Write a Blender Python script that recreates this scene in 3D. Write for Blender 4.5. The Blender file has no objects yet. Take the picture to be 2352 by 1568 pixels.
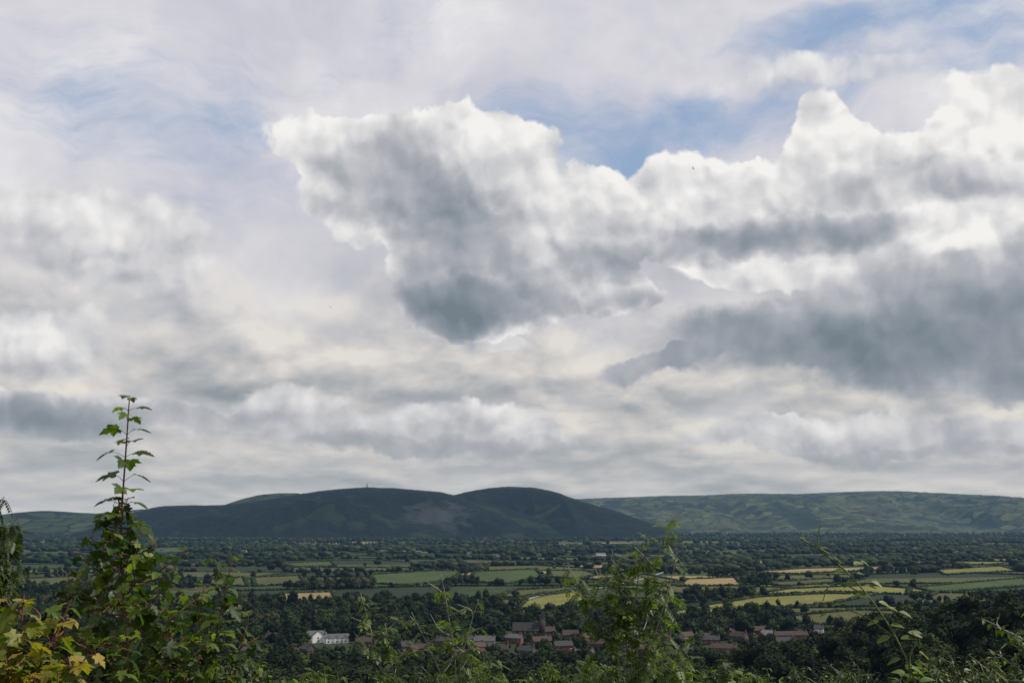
import bpy, math, random
import numpy as np
from mathutils import Vector, Matrix
random.seed(7); rng=np.random.default_rng(7)
scene=bpy.context.scene
COL=scene.collection
TH=math.atan(407/2800); CT,ST=math.cos(TH),math.sin(TH)
CAMZ=100.0
def ray(px,py):
    a=px-1176; b=784-py
    y=2800*CT-b*ST; z=2800*ST+b*CT
    return a/y,z/y
def at(px,py,d):
    rx,rz=ray(px,py); return np.array([rx*d,d,CAMZ+rz*d])
def gnd(px,py):
    rx,rz=ray(px,py); d=-CAMZ/rz; return np.array([rx*d,d,0.0])
def to_px(x,y,z):
    dz=z-CAMZ
    f=y*CT+dz*ST; u=-y*ST+dz*CT
    return 1176+2800*x/f, 784-2800*u/f
# ------------------------------------------------------------ camera
cd=bpy.data.cameras.new("camera"); cam=bpy.data.objects.new("camera",cd); COL.objects.link(cam)
cam.location=(0,0,CAMZ); cam.rotation_euler=(math.pi/2+TH,0,0)
cd.sensor_width=36; cd.lens=36*2800/2352; cd.clip_start=0.1; cd.clip_end=80000
scene.camera=cam
scene.view_settings.view_transform='Standard'
# ------------------------------------------------------------ node helper
class S:
    def __init__(s,nt,sock): s.nt=nt; s.k=sock
    def _m(s,op,*o):
        n=s.nt.nodes.new('ShaderNodeMath'); n.operation=op
        for i,v in enumerate((s,)+o):
            if isinstance(v,S): s.nt.links.new(v.k,n.inputs[i])
            else: n.inputs[i].default_value=v
        return S(s.nt,n.outputs[0])
    def __add__(s,o): return s._m('ADD',o)
    __radd__=__add__
    def __mul__(s,o): return s._m('MULTIPLY',o)
    __rmul__=__mul__
    def __sub__(s,o): return s._m('SUBTRACT',o)
    def __rsub__(s,o): return s._m('MULTIPLY_ADD',-1.0,o)
    def ss(s,a,b):
        n=s.nt.nodes.new('ShaderNodeMapRange'); n.interpolation_type='SMOOTHSTEP'
        s.nt.links.new(s.k,n.inputs[0]); n.inputs[1].default_value=a; n.inputs[2].default_value=b
        return S(s.nt,n.outputs[0])
    def cl(s): return s._m('MAXIMUM',0.0)._m('MINIMUM',1.0)
def comb(nt,x,y,z=0.0):
    n=nt.nodes.new('ShaderNodeCombineXYZ')
    for i,v in enumerate((x,y,z)):
        if isinstance(v,S): nt.links.new(v.k,n.inputs[i])
        else: n.inputs[i].default_value=v
    return S(nt,n.outputs[0])
def vm(nt,op,a,b,scale=None,c=None):
    n=nt.nodes.new('ShaderNodeVectorMath'); n.operation=op
    nt.links.new(a.k,n.inputs[0])
    if isinstance(b,S): nt.links.new(b.k,n.inputs[1])
    elif b is not None: n.inputs[1].default_value=b
    if c is not None: n.inputs[2].default_value=c
    if scale is not None: n.inputs[3].default_value=scale
    return S(nt,n.outputs['Value'] if op in('DOT_PRODUCT','LENGTH') else n.outputs[0])
def noise(nt,v,scale,detail=4,rough=.5,dim='2D',color=False):
    n=nt.nodes.new('ShaderNodeTexNoise'); n.noise_dimensions=dim
    nt.links.new(v.k,n.inputs['Vector']); n.inputs['Scale'].default_value=scale
    n.inputs['Detail'].default_value=detail; n.inputs['Roughness'].default_value=rough
    return S(nt,n.outputs['Color' if color else 'Fac'])
def voro(nt,v,scale,detail=0,rough=.5,feature='F1',out='Distance',dim='2D'):
    n=nt.nodes.new('ShaderNodeTexVoronoi'); n.voronoi_dimensions=dim; n.feature=feature
    nt.links.new(v.k,n.inputs['Vector']); n.inputs['Scale'].default_value=scale
    n.inputs['Detail'].default_value=detail; n.inputs['Roughness'].default_value=rough
    return S(nt,n.outputs[out])
def ramp(nt,f,stops):
    n=nt.nodes.new('ShaderNodeValToRGB'); nt.links.new(f.k,n.inputs[0]); cr=n.color_ramp
    while len(cr.elements)<len(stops): cr.elements.new(.5)
    for e,(p,c) in zip(cr.elements,stops): e.position=p; e.color=(*c,1)
    return S(nt,n.outputs[0])
def mixc(nt,f,a,b,mode='MIX'):
    n=nt.nodes.new('ShaderNodeMix'); n.data_type='RGBA'; n.blend_type=mode
    for i,v in ((0,f),(6,a),(7,b)):
        if isinstance(v,S): nt.links.new(v.k,n.inputs[i])
        elif i==0: n.inputs[0].default_value=v
        else: n.inputs[i].default_value=(*v,1)
    return S(nt,n.outputs[2])
# ------------------------------------------------------------ world: daylight sky with procedural clouds
SUN_AZ=math.radians(85); SUN_EL=math.radians(50)
def SV(px,py):
    rx,rz=ray(px,py); return math.atan2(rx,1)*2.8, math.atan2(rz,math.hypot(rx,1))*2.8
def skycolor(nt,vec):
    sp=nt.nodes.new('ShaderNodeSeparateXYZ'); nt.links.new(vec.k,sp.inputs[0])
    X,Y,Z=[S(nt,o) for o in sp.outputs]
    U=X._m('ARCTAN2',Y)*2.8; V=Z._m('ARCSINE')*2.8
    P=comb(nt,U,V)
    def warp(P,scale,detail,rough,amt):
        c=noise(nt,P,scale,detail,rough,color=True)
        c=vm(nt,'SUBTRACT',c,(.5,.5,.5)); return vm(nt,'ADD',P,vm(nt,'SCALE',c,None,amt))
    PW=warp(P,3.0,5,.60,.17); PS=warp(P,1.3,4,.55,.40); PB=warp(P,5.5,4,.58,.08)
    den=Z._m('MAXIMUM',0.0)+.05
    q2=comb(nt,U,(den._m('LOGARITHM',2.718))*.95); qw=warp(q2,3.0,3,.55,.09)
    sky=nt.nodes.new('ShaderNodeTexSky'); sky.sky_type='NISHITA'; sky.sun_disc=False; sky.sun_elevation=SUN_EL; sky.sun_rotation=SUN_AZ; sky.altitude=150; sky.ozone_density=1.5
    SK=mixc(nt,1.0,S(nt,sky.outputs[0]),(.10,.10,.10),'MULTIPLY')
    def blobs(PP,L):
        acc=None
        for b in L:
            cx,cy,rx,ry=b[:4]; wt=b[4] if len(b)>4 else 1.0
            u,v=SV(cx,cy); ix,iy=1000/rx,1000/ry
            q=vm(nt,'MULTIPLY_ADD',PP,(ix,iy,0),c=(-u*ix,-v*iy,0)); d=vm(nt,'DOT_PRODUCT',q,q)
            e=(1.0-d)._m('MAXIMUM',0.0)
            acc=e*wt if acc is None else e._m('MULTIPLY_ADD',wt,acc)
        return acc
    b0=voro(nt,PB,6.5,2,.5); b1=voro(nt,vm(nt,'ADD',PB,(0.016,0.026,0)),6.5,2,.5); rel=(b1-b0)
    nA=noise(nt,PB,3.1,6,.57); nB=noise(nt,vm(nt,'ADD',PB,(.03,.05,0)),3.1,4,.53); rel2=nA-nB
    tex=nA*1.5+.25
    def shade(s): return ramp(nt,s,[(0,(.175,.22,.26)),(.3,(.285,.32,.365)),(.55,(.43,.445,.485)),(.78,(.66,.66,.675)),(1,(.90,.885,.86))])
    nv=noise(nt,vm(nt,'MULTIPLY',PS,(1.0,2.6,1)),2.4,6,.62)
    gap=blobs(PS,[(330,310,350,140,.70),(520,370,180,90,.40),(200,180,170,120,.3),(1400,310,360,130,1.0),(1230,240,180,80,.4),(2080,80,500,100,.85),(2230,190,320,70,.8),(1650,250,360,90,.75),(1420,400,150,80,.6)])
    va=(1.02-gap*.80+(nv-.5)*2.0).ss(-.20,1.0)
    nv2=noise(nt,vm(nt,'MULTIPLY',PS,(1,1.6,1)),2.4,5,.55)
    vsh=((nv2-.5)*1.2+.66+rel2*.4).cl()
    vcol=ramp(nt,vsh,[(0,(.43,.46,.55)),(.5,(.60,.60,.67)),(.8,(.71,.70,.74)),(1,(.82,.81,.82))])
    col=mixc(nt,va,mixc(nt,.8,SK,(.31,.43,.63)),vcol)
    d0=noise(nt,qw,2.5,6,.55); d1=noise(nt,vm(nt,'ADD',qw,(.012,.075,0)),2.5,4,.5)
    dk=((d0-d1)*3.2+.60+(.5-d0)*.7).cl()
    dcol=ramp(nt,dk,[(0,(.27,.31,.34)),(.35,(.41,.43,.45)),(.65,(.58,.565,.555)),(1,(.77,.73,.67))])
    dm=V.ss(.80,.28)
    col=mixc(nt,dm*(d0.ss(.25,.5)*.5+.5).cl(),col,dcol)
    def layer(col,PP,cov,dark,lite,base,thr=(.22,.42),noisek=.70,relk=.40,rel2k=.50,thick=.08,op=1.0,rim=0.0):
        c=blobs(PP,cov); m=(c*4.0)._m('MINIMUM',1.0)
        d=c+((nA-.5)*noisek+(.42-b0)*.30)*m
        a=d.ss(*thr)
        s=rel*relk+rel2*rel2k+base-c.cl()*thick
        if rim: s=s+d.ss(.8,.2)*rim
        if dark: s=s-blobs(PP,dark)*tex
        if lite: s=s+blobs(PP,lite)
        return mixc(nt,a*op,col,shade(s.cl()))
    col=layer(col,PW,[(270,560,280,160,1.0),(60,780,210,100,1.1),(90,955,430,75,1.1),(420,960,300,45,.6),(1000,1010,480,50,.9),(1130,795,120,24,.8),(640,940,220,55,.8),(1100,965,260,45,.8),(1740,1000,180,40,.9),(1960,1000,230,60,1.0),(2250,1010,200,60,.9),(1850,175,330,55,.55)],
      [(90,965,400,65,.42),(980,1030,420,28,.25),(2000,1045,380,24,.28)],
      [(270,520,260,120,.24),(70,770,170,60,.26),(620,925,170,35,.16),(1090,945,230,35,.16),(1850,980,230,35,.22),(1850,160,350,70,.30)],.70,thr=(.05,.55),op=.88)
    col=layer(col,PW,[(1560,440,210,90,1.0),(1700,500,330,120,1.2),(1885,335,115,130,1.2),(2030,460,250,180,1.2),(2320,340,250,190,1.3),(2200,540,300,130,1.2),(1850,600,300,80,1.0)],
      [(1880,530,260,65,.45),(2130,400,200,60,.28),(1600,565,180,55,.25)],
      [(1885,310,110,90,.16),(1600,400,200,60,.14),(2280,290,240,110,.22),(2230,510,200,80,.18)],.85,thr=(.10,.28),rim=.08)
    col=layer(col,PW,[(1780,790,420,100,1.1),(2120,750,420,170,1.3),(2400,730,280,220,1.3),(1500,842,150,32,.9),(2180,890,330,50,.8)],
      [(1850,815,450,90,.14),(2240,800,420,130,.24)],[(1650,690,250,60,.12)],.55,thr=(.05,.75),rel2k=.7,relk=.3)
    col=layer(col,PW,[(960,420,320,160,1.2),(1130,325,180,115,1.1),(740,315,190,75,.9),(1050,590,200,190,1.4),(1085,705,230,90,1.6),(1330,500,210,130,1.1),(1290,640,240,100,1.0),(1430,680,130,60,.8)],
      [(900,420,280,100,.22),(1020,580,220,220,.28),(1090,715,250,80,.52),(1440,580,240,65,.38),(1400,695,160,55,.25)],
      [(1130,285,180,80,.16),(740,290,170,50,.14),(1300,440,160,70,.14)],.79,thr=(.10,.27),rel2k=.45,relk=.40,rim=.10)
    hz=V._m('ABSOLUTE').ss(.30,0.0)
    return mixc(nt,hz*.55,col,(.43,.46,.49))
w=bpy.data.worlds.new("World"); scene.world=w; w.use_nodes=True
try: w.cycles.sampling_method='MANUAL'; w.cycles.sample_map_resolution=256
except Exception as ex: print(ex)
nt=w.node_tree; nt.nodes.clear(); tc=nt.nodes.new('ShaderNodeTexCoord')
c=skycolor(nt,S(nt,tc.outputs['Generated']))
bg=nt.nodes.new('ShaderNodeBackground'); wo=nt.nodes.new('ShaderNodeOutputWorld'); nt.links.new(bg.outputs[0],wo.inputs[0]); nt.links.new(c.k,bg.inputs[0]); bg.inputs[1].default_value=1.0
# sun
sd=bpy.data.lights.new("sun",'SUN'); so=bpy.data.objects.new("sun",sd); COL.objects.link(so)
sd.energy=5.0; sd.angle=math.radians(.5); sd.color=(1,.94,.84)
sv=Vector((math.sin(SUN_AZ)*math.cos(SUN_EL),math.cos(SUN_AZ)*math.cos(SUN_EL),math.sin(SUN_EL)))
so.rotation_euler=sv.to_track_quat('Z','Y').to_euler(); so.location=(60,0,220)
# ------------------------------------------------------------ materials
def newmat(name):
    m=bpy.data.materials.new(name); m.use_nodes=True; n=m.node_tree; n.nodes.clear()
    o=n.nodes.new('ShaderNodeOutputMaterial'); return m,n,o
def posn(n):
    g=n.nodes.new('ShaderNodeNewGeometry'); return S(n,g.outputs['Position'])
def finish(n,o,sh,haze_glow=True):
    if haze_glow:  # haze painted in as bluish emission, growing with distance from the origin
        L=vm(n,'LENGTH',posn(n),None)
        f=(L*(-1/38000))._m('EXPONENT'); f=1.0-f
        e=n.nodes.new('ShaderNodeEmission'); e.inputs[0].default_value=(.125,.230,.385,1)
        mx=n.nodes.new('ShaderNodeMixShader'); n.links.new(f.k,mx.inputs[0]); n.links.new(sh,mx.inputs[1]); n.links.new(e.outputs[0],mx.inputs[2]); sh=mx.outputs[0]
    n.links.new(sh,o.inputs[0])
def bsdf(n,c,rough=.8,spec=.3):
    b=n.nodes.new('ShaderNodeBsdfPrincipled'); b.inputs['Roughness'].default_value=rough; b.inputs['Specular IOR Level'].default_value=spec
    if isinstance(c,S): n.links.new(c.k,b.inputs['Base Color'])
    else: b.inputs['Base Color'].default_value=(*c,1)
    return b
def simple(name,c,rough=.8,var=.25,scale=1.0,haze_glow=True,spec=.3):
    m,n,o=newmat(name); nz=noise(n,posn(n),scale,5,.6,'3D')
    a=tuple(x*(1-var) for x in c); b=tuple(min(1,x*(1+var)) for x in c)
    finish(n,o,bsdf(n,ramp(n,nz,[(.3,a),(.7,b)]),rough,spec).outputs[0],haze_glow); return m
def leafmat(name,c1,c2,c3,tr=.35,haze_glow=False,rough=.5):
    m,n,o=newmat(name)
    g=n.nodes.new('ShaderNodeNewGeometry'); r=S(n,g.outputs['Random Per Island'])
    c=ramp(n,r,[(0,c1),(.55,c2),(1,c3)])
    nz=noise(n,posn(n),30,3,.6,'3D'); c=mixc(n,.5,c,ramp(n,nz,[(.3,(.45,.45,.45)),(.7,(1,1,1))]),'MULTIPLY')
    b=bsdf(n,c,rough,.35)
    t=n.nodes.new('ShaderNodeBsdfTranslucent'); cc=mixc(n,1.0,c,(1.5,1.6,.7),'MULTIPLY'); n.links.new(cc.k,t.inputs[0])
    mx=n.nodes.new('ShaderNodeMixShader'); mx.inputs[0].default_value=tr
    n.links.new(b.outputs[0],mx.inputs[1]); n.links.new(t.outputs[0],mx.inputs[2]); finish(n,o,mx.outputs[0],haze_glow); return m
def treemat(name,cols):
    m,n,o=newmat(name)
    a=n.nodes.new('ShaderNodeAttribute'); a.attribute_name='tint'; t=S(n,a.outputs['Fac'])
    oi=n.nodes.new('ShaderNodeObjectInfo'); t=(t+S(n,oi.outputs['Random'])*.6)
    t=t-(t._m('FLOOR'))
    g=n.nodes.new('ShaderNodeNewGeometry'); r=S(n,g.outputs['Random Per Island'])
    c=ramp(n,t,cols); c=mixc(n,.6,c,ramp(n,r,[(0,(.35,.38,.35)),(1,(1.5,1.5,1.3))]),'MULTIPLY')
    b=bsdf(n,c,.8,.1)
    tl=n.nodes.new('ShaderNodeBsdfTranslucent'); n.links.new(c.k,tl.inputs[0])
    mx=n.nodes.new('ShaderNodeMixShader'); mx.inputs[0].default_value=.15
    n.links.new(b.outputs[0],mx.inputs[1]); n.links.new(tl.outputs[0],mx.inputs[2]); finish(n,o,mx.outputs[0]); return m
TREE=treemat("tree_foliage",[(0,(.006,.011,.005)),(.4,(.010,.018,.007)),(.75,(.018,.030,.009)),(.93,(.034,.048,.013)),(1,(.05,.05,.025))])
OLIVE=treemat("olive_foliage",[(0,(.06,.06,.035)),(1,(.085,.085,.04))])
BARK=simple("bark",(.09,.075,.06),.9,.4,8)
PALEBARK=simple("pale_bark",(.20,.19,.15),.8,.3,40,False)
STEMM=simple("green_stem",(.09,.11,.035),.6,.3,60,False)
REDSTEM=simple("red_stem",(.14,.06,.035),.6,.3,60,False)
# ------------------------------------------------------------ mesh helpers
def mesh(name,V,F,mats,smooth=False,midx=None,tint=None):
    me=bpy.data.meshes.new(name); V=np.asarray(V,dtype=np.float32)
    if isinstance(F,np.ndarray):
        k=F.shape[1]; me.vertices.add(len(V)); me.vertices.foreach_set('co',V.ravel())
        me.loops.add(F.size); me.loops.foreach_set('vertex_index',F.astype(np.int32).ravel())
        me.polygons.add(len(F)); me.polygons.foreach_set('loop_start',np.arange(0,F.size,k,dtype=np.int32))
        me.update(calc_edges=True)
    else: me.from_pydata(V.tolist(),[],[list(map(int,f)) for f in F])
    for m in (mats if isinstance(mats,(list,tuple)) else [mats]): me.materials.append(m)
    if midx is not None: me.polygons.foreach_set('material_index',np.asarray(midx,dtype=np.int32))
    if smooth: me.polygons.foreach_set('use_smooth',np.ones(len(me.polygons),dtype=bool))
    if tint is not None:
        a=me.attributes.new('tint','FLOAT','POINT'); a.data.foreach_set('value',np.asarray(tint,dtype=np.float32))
    me.update(); return me
def obj(name,me,parent=None,loc=None,rot=None,scale=None,**props):
    o=bpy.data.objects.new(name,me); COL.objects.link(o)
    if parent: o.parent=parent
    if loc is not None: o.location=loc
    if rot is not None: o.rotation_euler=rot
    if scale is not None: o.scale=scale
    for k,v in props.items(): o[k]=v
    return o
class Acc:
    def __init__(s): s.V=[];s.F=[];s.n=0;s.M=[];s.T=[]
    def add(s,V,F,m=0,t=0.0):
        V=np.asarray(V,float); F=np.asarray(F)
        s.V.append(V); s.F.append(F+s.n); s.n+=len(V); s.M.append(np.full(len(F),m)); s.T.append(np.full(len(V),t))
    def mesh(s,name,mats,smooth=False):
        return mesh(name,np.concatenate(s.V),np.concatenate(s.F),mats,smooth,np.concatenate(s.M),np.concatenate(s.T))
def vnoise(x,y,seed=0):
    xi=np.floor(x);yi=np.floor(y);fx=x-xi;fy=y-yi
    h=lambda a,b:np.modf(np.abs(np.sin(a*127.1+b*311.7+seed*74.7)*43758.5453))[0]
    ux=fx*fx*(3-2*fx);uy=fy*fy*(3-2*fy)
    return (h(xi,yi)*(1-ux)+h(xi+1,yi)*ux)*(1-uy)+(h(xi,yi+1)*(1-ux)+h(xi+1,yi+1)*ux)*uy
def fbm(x,y,o=4,seed=0):
    r=0;a=.5
    for i in range(o): r=r+a*vnoise(x*2**i,y*2**i,seed+i);a*=.5
    return r
# ------------------------------------------------------------ ground
PY=[-3000,-60,-5,1.5,4,8,20,60,150,300,450,600,800,950,40000]
PZ=[100,99.5,98.6,98.4,97.4,95.6,90,78,62,42,25,11,1.8,0,0]
def gz(x,y):
    x=np.asarray(x,float);y=np.asarray(y,float)
    return np.interp(y,PY,PZ)+32*np.exp(-((x-205)/90)**2-((y-520)/120)**2)
tt=np.linspace(-6.9,6.9,181); gx=50*np.sinh(tt)/1.0; gx=gx[np.abs(gx)<26000]
gy=np.concatenate([[-3000,-500,-60,-20,-5,0,1.5,2.7,4,6,8,12,20,35,60,100],np.arange(150,1000,25),np.geomspace(1000,32000,60)])
GX,GY=np.meshgrid(gx,gy); GZ=gz(GX,GY)
nx,ny=len(gx),len(gy); idx=np.arange(nx*ny).reshape(ny,nx)
F=np.stack([idx[:-1,:-1],idx[:-1,1:],idx[1:,1:],idx[1:,:-1]],-1).reshape(-1,4)
m,n,o=newmat("meadow_ground"); p=posn(n)
n1=noise(n,p,.004,6,.6); n2=noise(n,p,.15,5,.6)
c=ramp(n,n1,[(.3,(.012,.020,.007)),(.55,(.022,.036,.011)),(.75,(.045,.055,.018))]); c=mixc(n,.5,c,ramp(n,n2,[(.3,(.5,.5,.5)),(.7,(1.2,1.2,1.1))]),'MULTIPLY')
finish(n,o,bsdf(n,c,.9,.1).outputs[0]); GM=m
obj("ground",mesh("ground",np.stack([GX,GY,GZ],-1).reshape(-1,3),F,GM,True),kind="structure",label="broad green valley floor rising to a steep bank")
def fieldmat(name,c,var=.2):
    m,n,o=newmat(name); p=posn(n)
    a=noise(n,p,.012,5,.6); b=noise(n,vm(n,'MULTIPLY',p,(1,.15,1)),.2,3,.6)
    cc=ramp(n,a,[(.3,tuple(x*(1-var) for x in c)),(.7,tuple(x*(1+var) for x in c))]); cc=mixc(n,.35,cc,ramp(n,b,[(.3,(.6,.6,.6)),(.7,(1.2,1.2,1.2))]),'MULTIPLY')
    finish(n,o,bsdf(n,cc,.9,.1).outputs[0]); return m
FM=[fieldmat("pasture_green",(.020,.034,.009)),fieldmat("dark_pasture",(.012,.020,.008)),fieldmat("cut_hay",(.110,.110,.026)),
    fieldmat("meadow",(.032,.052,.012)),fieldmat("straw",(.175,.138,.060)),fieldmat("ploughed",(.05,.042,.027)),fieldmat("olive_grass",(.050,.053,.016))]
cx,cy=260,200; A0=.12
nxc,nyc=34,28
gp={}
for i in range(nxc+1):
    for j in range(nyc+1):
        x=(i-nxc/2)*cx+random.uniform(-100,100)+(60 if j%2 else -60); y=1020+j*cy+random.uniform(-65,65)
        gp[i,j]=np.array([x*math.cos(A0)-(y-3000)*math.sin(A0),(y-3000)*math.cos(A0)+x*math.sin(A0)+3000,0.0])
acc=Acc(); hedges=[]
for i in range(nxc):
    for j in range(nyc):
        q=[gp[i,j],gp[i+1,j],gp[i+1,j+1],gp[i,j+1]]; c=sum(q)/4
        if c[1]<1030 or abs(c[0])>c[1]*.52+200: continue
        r=random.random(); bias=.12 if c[0]>100 and c[1]<3400 else 0
        mi=2 if r<.05+bias*.8 else 4 if r<.08+bias else 0 if r<.36 else 1 if r<.56 else 3 if r<.76 else 6 if r<.95 else 5
        acc.add(np.array(q)+[0,0,.25],[[0,1,2,3]],mi)
        hedges.append((q[0],q[1])); hedges.append((q[0],q[3]))
obj("farm_fields",acc.mesh("farm_fields",FM),kind="structure",label="patchwork of green and straw coloured farm fields")
FP=[([(1490,1416),(1600,1394),(1740,1372),(1900,1364),(2010,1366),(1900,1388),(1700,1404),(1560,1420)],2),
 ([(1720,1368),(1810,1353),(2000,1345),(2090,1352),(2085,1366),(1920,1360)],2),
 ([(1790,1418),(1960,1402),(2090,1404),(2080,1432),(1850,1436)],6),
 ([(1190,1398),(1210,1374),(1340,1356),(1350,1380),(1250,1405)],2),([(1140,1374),(1180,1356),(1330,1348),(1335,1354),(1200,1371)],6),
 ([(640,1386),(645,1364),(765,1360),(775,1380)],4),
 ([(850,1340),(855,1320),(1000,1311),(1060,1312),(1040,1334),(940,1345)],3),([(1075,1336),(1090,1314),(1230,1307),(1250,1326),(1160,1342)],3),([(1265,1326),(1260,1311),(1340,1310),(1375,1320),(1330,1330)],6),
 ([(1560,1347),(1575,1331),(1690,1327),(1705,1345)],4),([(1700,1316),(1850,1306),(2020,1302),(2035,1309),(1840,1318)],4),
 ([(1730,1288),(1885,1280),(1895,1291),(1745,1296)],2),([(2160,1256),(2345,1249),(2352,1254),(2180,1262)],4),
 ([(430,1335),(560,1326),(570,1347),(440,1344)],6),([(585,1347),(580,1327),(690,1323),(700,1341)],6),([(2100,1350),(2352,1328),(2380,1345),(2150,1362)],3),
 ([(1960,1248),(2120,1243),(2130,1250),(1990,1253)],2),([(60,1330),(180,1325),(190,1345),(60,1350)],6),([(1380,1330),(1480,1320),(1560,1335),(1480,1347)],6),
 ([(2150,1310),(2300,1301),(2340,1312),(2170,1320)],2),([(300,1262),(420,1257),(430,1268),(310,1273)],3),([(1750,1340),(1900,1330),(1960,1336),(1800,1347)],6),([(640,1295),(760,1290),(770,1300),(650,1303)],3)]
FPW=[]
for k,(pl,mi) in enumerate(FP):
    W=np.array([gnd(*p) for p in pl]); FPW.append(W[:,:2])
    W[:,2]=.6+.03*k
    obj("field",mesh("field",W,[list(range(len(W)))],FM[mi]),kind="structure",label="open farm field bounded by hedges")
def inpoly(x,y,P):
    r=False;j=len(P)-1
    for i in range(len(P)):
        if (P[i][1]>y)!=(P[j][1]>y) and x<(P[j][0]-P[i][0])*(y-P[i][1])/(P[j][1]-P[i][1])+P[i][0]: r=not r
        j=i
    return r
ASPH=simple("asphalt",(.075,.075,.078),.85,.2,.5)
PAINT=simple("road_paint",(.7,.7,.68),.7,.05,1)
def road(pts,wd):
    W=[gnd(*p) for p in pts]; P=[]
    for i in range(len(W)-1):
        for t in np.linspace(0,1,8,endpoint=False): P.append(W[i]*(1-t)+W[i+1]*t)
    P.append(W[-1]); P=np.array(P)
    for _ in range(3): P[1:-1]=(P[:-2]+P[1:-1]*2+P[2:])/4
    T=np.gradient(P,axis=0); T/=np.linalg.norm(T,axis=1)[:,None]; Nn=np.stack([-T[:,1],T[:,0],T[:,2]*0],1)
    def strip(a,b,z):
        V=np.concatenate([P+Nn*a,P+Nn*b]); V[:,2]=z+gz(V[:,0],V[:,1]); k=len(P)
        return V,np.array([[i,i+1,k+i+1,k+i] for i in range(k-1)])
    V,F=strip(-wd/2,wd/2,1.4); obj("road",mesh("road",V,F,ASPH),kind="structure",label="grey asphalt country road between fields")
    V,F=strip(-.35,.35,1.5); obj("road_marking",mesh("road_marking",V,F,PAINT),kind="structure",label="painted white centre line on asphalt road")
road([(1150,1412),(1178,1398),(1182,1386),(1165,1383)],9)
road([(1195,1384),(1230,1372),(1290,1362),(1380,1352),(1480,1330),(1545,1308),(1610,1292)],8)
# ------------------------------------------------------------ hills
def hillmat(name,wood,field,amt,fs,scar=None):
    m,n,o=newmat(name); p=posn(n)
    pw=vm(n,'ADD',p,vm(n,'SCALE',noise(n,p,.004,4,.6,'3D',True),None,160))
    vc=voro(n,vm(n,'MULTIPLY',pw,(1,.75,1)),fs,0,.5,'F1','Color'); sx=n.nodes.new('ShaderNodeSeparateColor'); n.links.new(vc.k,sx.inputs[0]); r=S(n,sx.outputs[0]); g=S(n,sx.outputs[1])
    ed=voro(n,vm(n,'MULTIPLY',pw,(1,.75,1)),fs,0,.5,'DISTANCE_TO_EDGE')
    fc=mixc(n,1.0,ramp(n,g,[(0,tuple(x*.7 for x in field)),(.7,field),(1,tuple(x*a for x,a in zip(field,(1.5,1.3,1.2))))]),ramp(n,noise(n,p,.01,5,.6,'3D'),[(.3,(.6,.6,.6)),(.7,(1.25,1.25,1.25))]),'MULTIPLY')
    wn=noise(n,p,.035,6,.65,'3D')
    wc=ramp(n,wn,[(.3,tuple(x*.45 for x in wood)),(.7,tuple(x*1.7 for x in wood))])
    big=noise(n,p,.0016,5,.6,'3D')
    isf=(big+(r-.5)*.35).ss(1-amt-.02,1-amt+.02)*ed.ss(.04,.09)
    c=mixc(n,isf,wc,fc)
    if scar:
        for (sx_,sy_,sz_,rx,ry,rz,sc,am) in scar:
            v=vm(n,'SUBTRACT',p,(sx_,sy_,sz_)); v=vm(n,'MULTIPLY',v,(1/rx,1/ry,1/rz)); d=vm(n,'LENGTH',v,None)
            k=noise(n,vm(n,'MULTIPLY',p,(1,1,2.2)),.009,7,.7,'3D')
            mk=((1.0-d)*.9+(k-.5)*2.2).ss(.15,.7)*am
            c=mixc(n,mk,c,sc)
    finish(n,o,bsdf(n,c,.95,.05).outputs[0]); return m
def hill(name,prof,D,Wf,Wb,mat,label,spur=.2,nxh=300,nyh=70,seed=1,power=1.5,rag=3.0):
    us=np.array([ray(a,b)[0] for a,b in prof]); hs=np.array([CAMZ+D*ray(a,b)[1] for a,b in prof])
    u=np.linspace(us[0],us[-1],nxh); H=np.interp(u,us,hs)
    k=np.ones(9)/9; Hp=np.pad(H,4,'edge'); H=np.convolve(Hp,k,'valid')
    ends=np.minimum(np.arange(nxh),np.arange(nxh)[::-1])/(nxh*.03); H=H*np.clip(ends,0,1)**.5
    x=u*D
    t=np.concatenate([np.linspace(-1,0,int(nyh*.75)),np.linspace(0,1,int(nyh*.25)+1)[1:]])
    XX,TT=np.meshgrid(x,t); HH=np.tile(H,(len(t),1))
    W=np.where(TT<0,Wf*(.75+.5*fbm(XX/900,XX*0,3,seed)),Wb)
    YY=D+TT*W
    shape=np.cos(np.abs(TT)*math.pi/2)**power
    ZZ=HH*shape
    win=np.sin(np.clip(np.abs(TT),0,1)*math.pi)*np.abs(TT)**.9
    rid=1-np.abs(fbm(XX/420,YY/1100,4,seed+3)*2-1)*2
    ZZ+=HH*spur*win*(rid-.45)+rag*(fbm(XX/35,YY/35,3,seed+9)-.5)*np.clip(ends,0,1)*(shape>.02)
    ZZ[0]=-3;ZZ[-1]=-3; ZZ[:,0]=-3; ZZ[:,-1]=-3
    a,b=XX.shape; idx=np.arange(a*b).reshape(a,b)
    F=np.stack([idx[:-1,:-1],idx[:-1,1:],idx[1:,1:],idx[1:,:-1]],-1).reshape(-1,4)
    obj(name,mesh(name,np.stack([XX,YY,ZZ],-1).reshape(-1,3),F,mat,True),kind="structure",label=label)
q1=at(1010,1185,6500)
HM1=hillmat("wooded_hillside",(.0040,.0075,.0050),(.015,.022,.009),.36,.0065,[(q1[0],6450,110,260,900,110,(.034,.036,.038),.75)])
HM2=hillmat("pasture_hillside",(.006,.010,.006),(.030,.042,.014),.60,.006)
HM3=hillmat("far_ridge_fields",(.016,.024,.015),(.054,.064,.030),.58,.0085)
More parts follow.
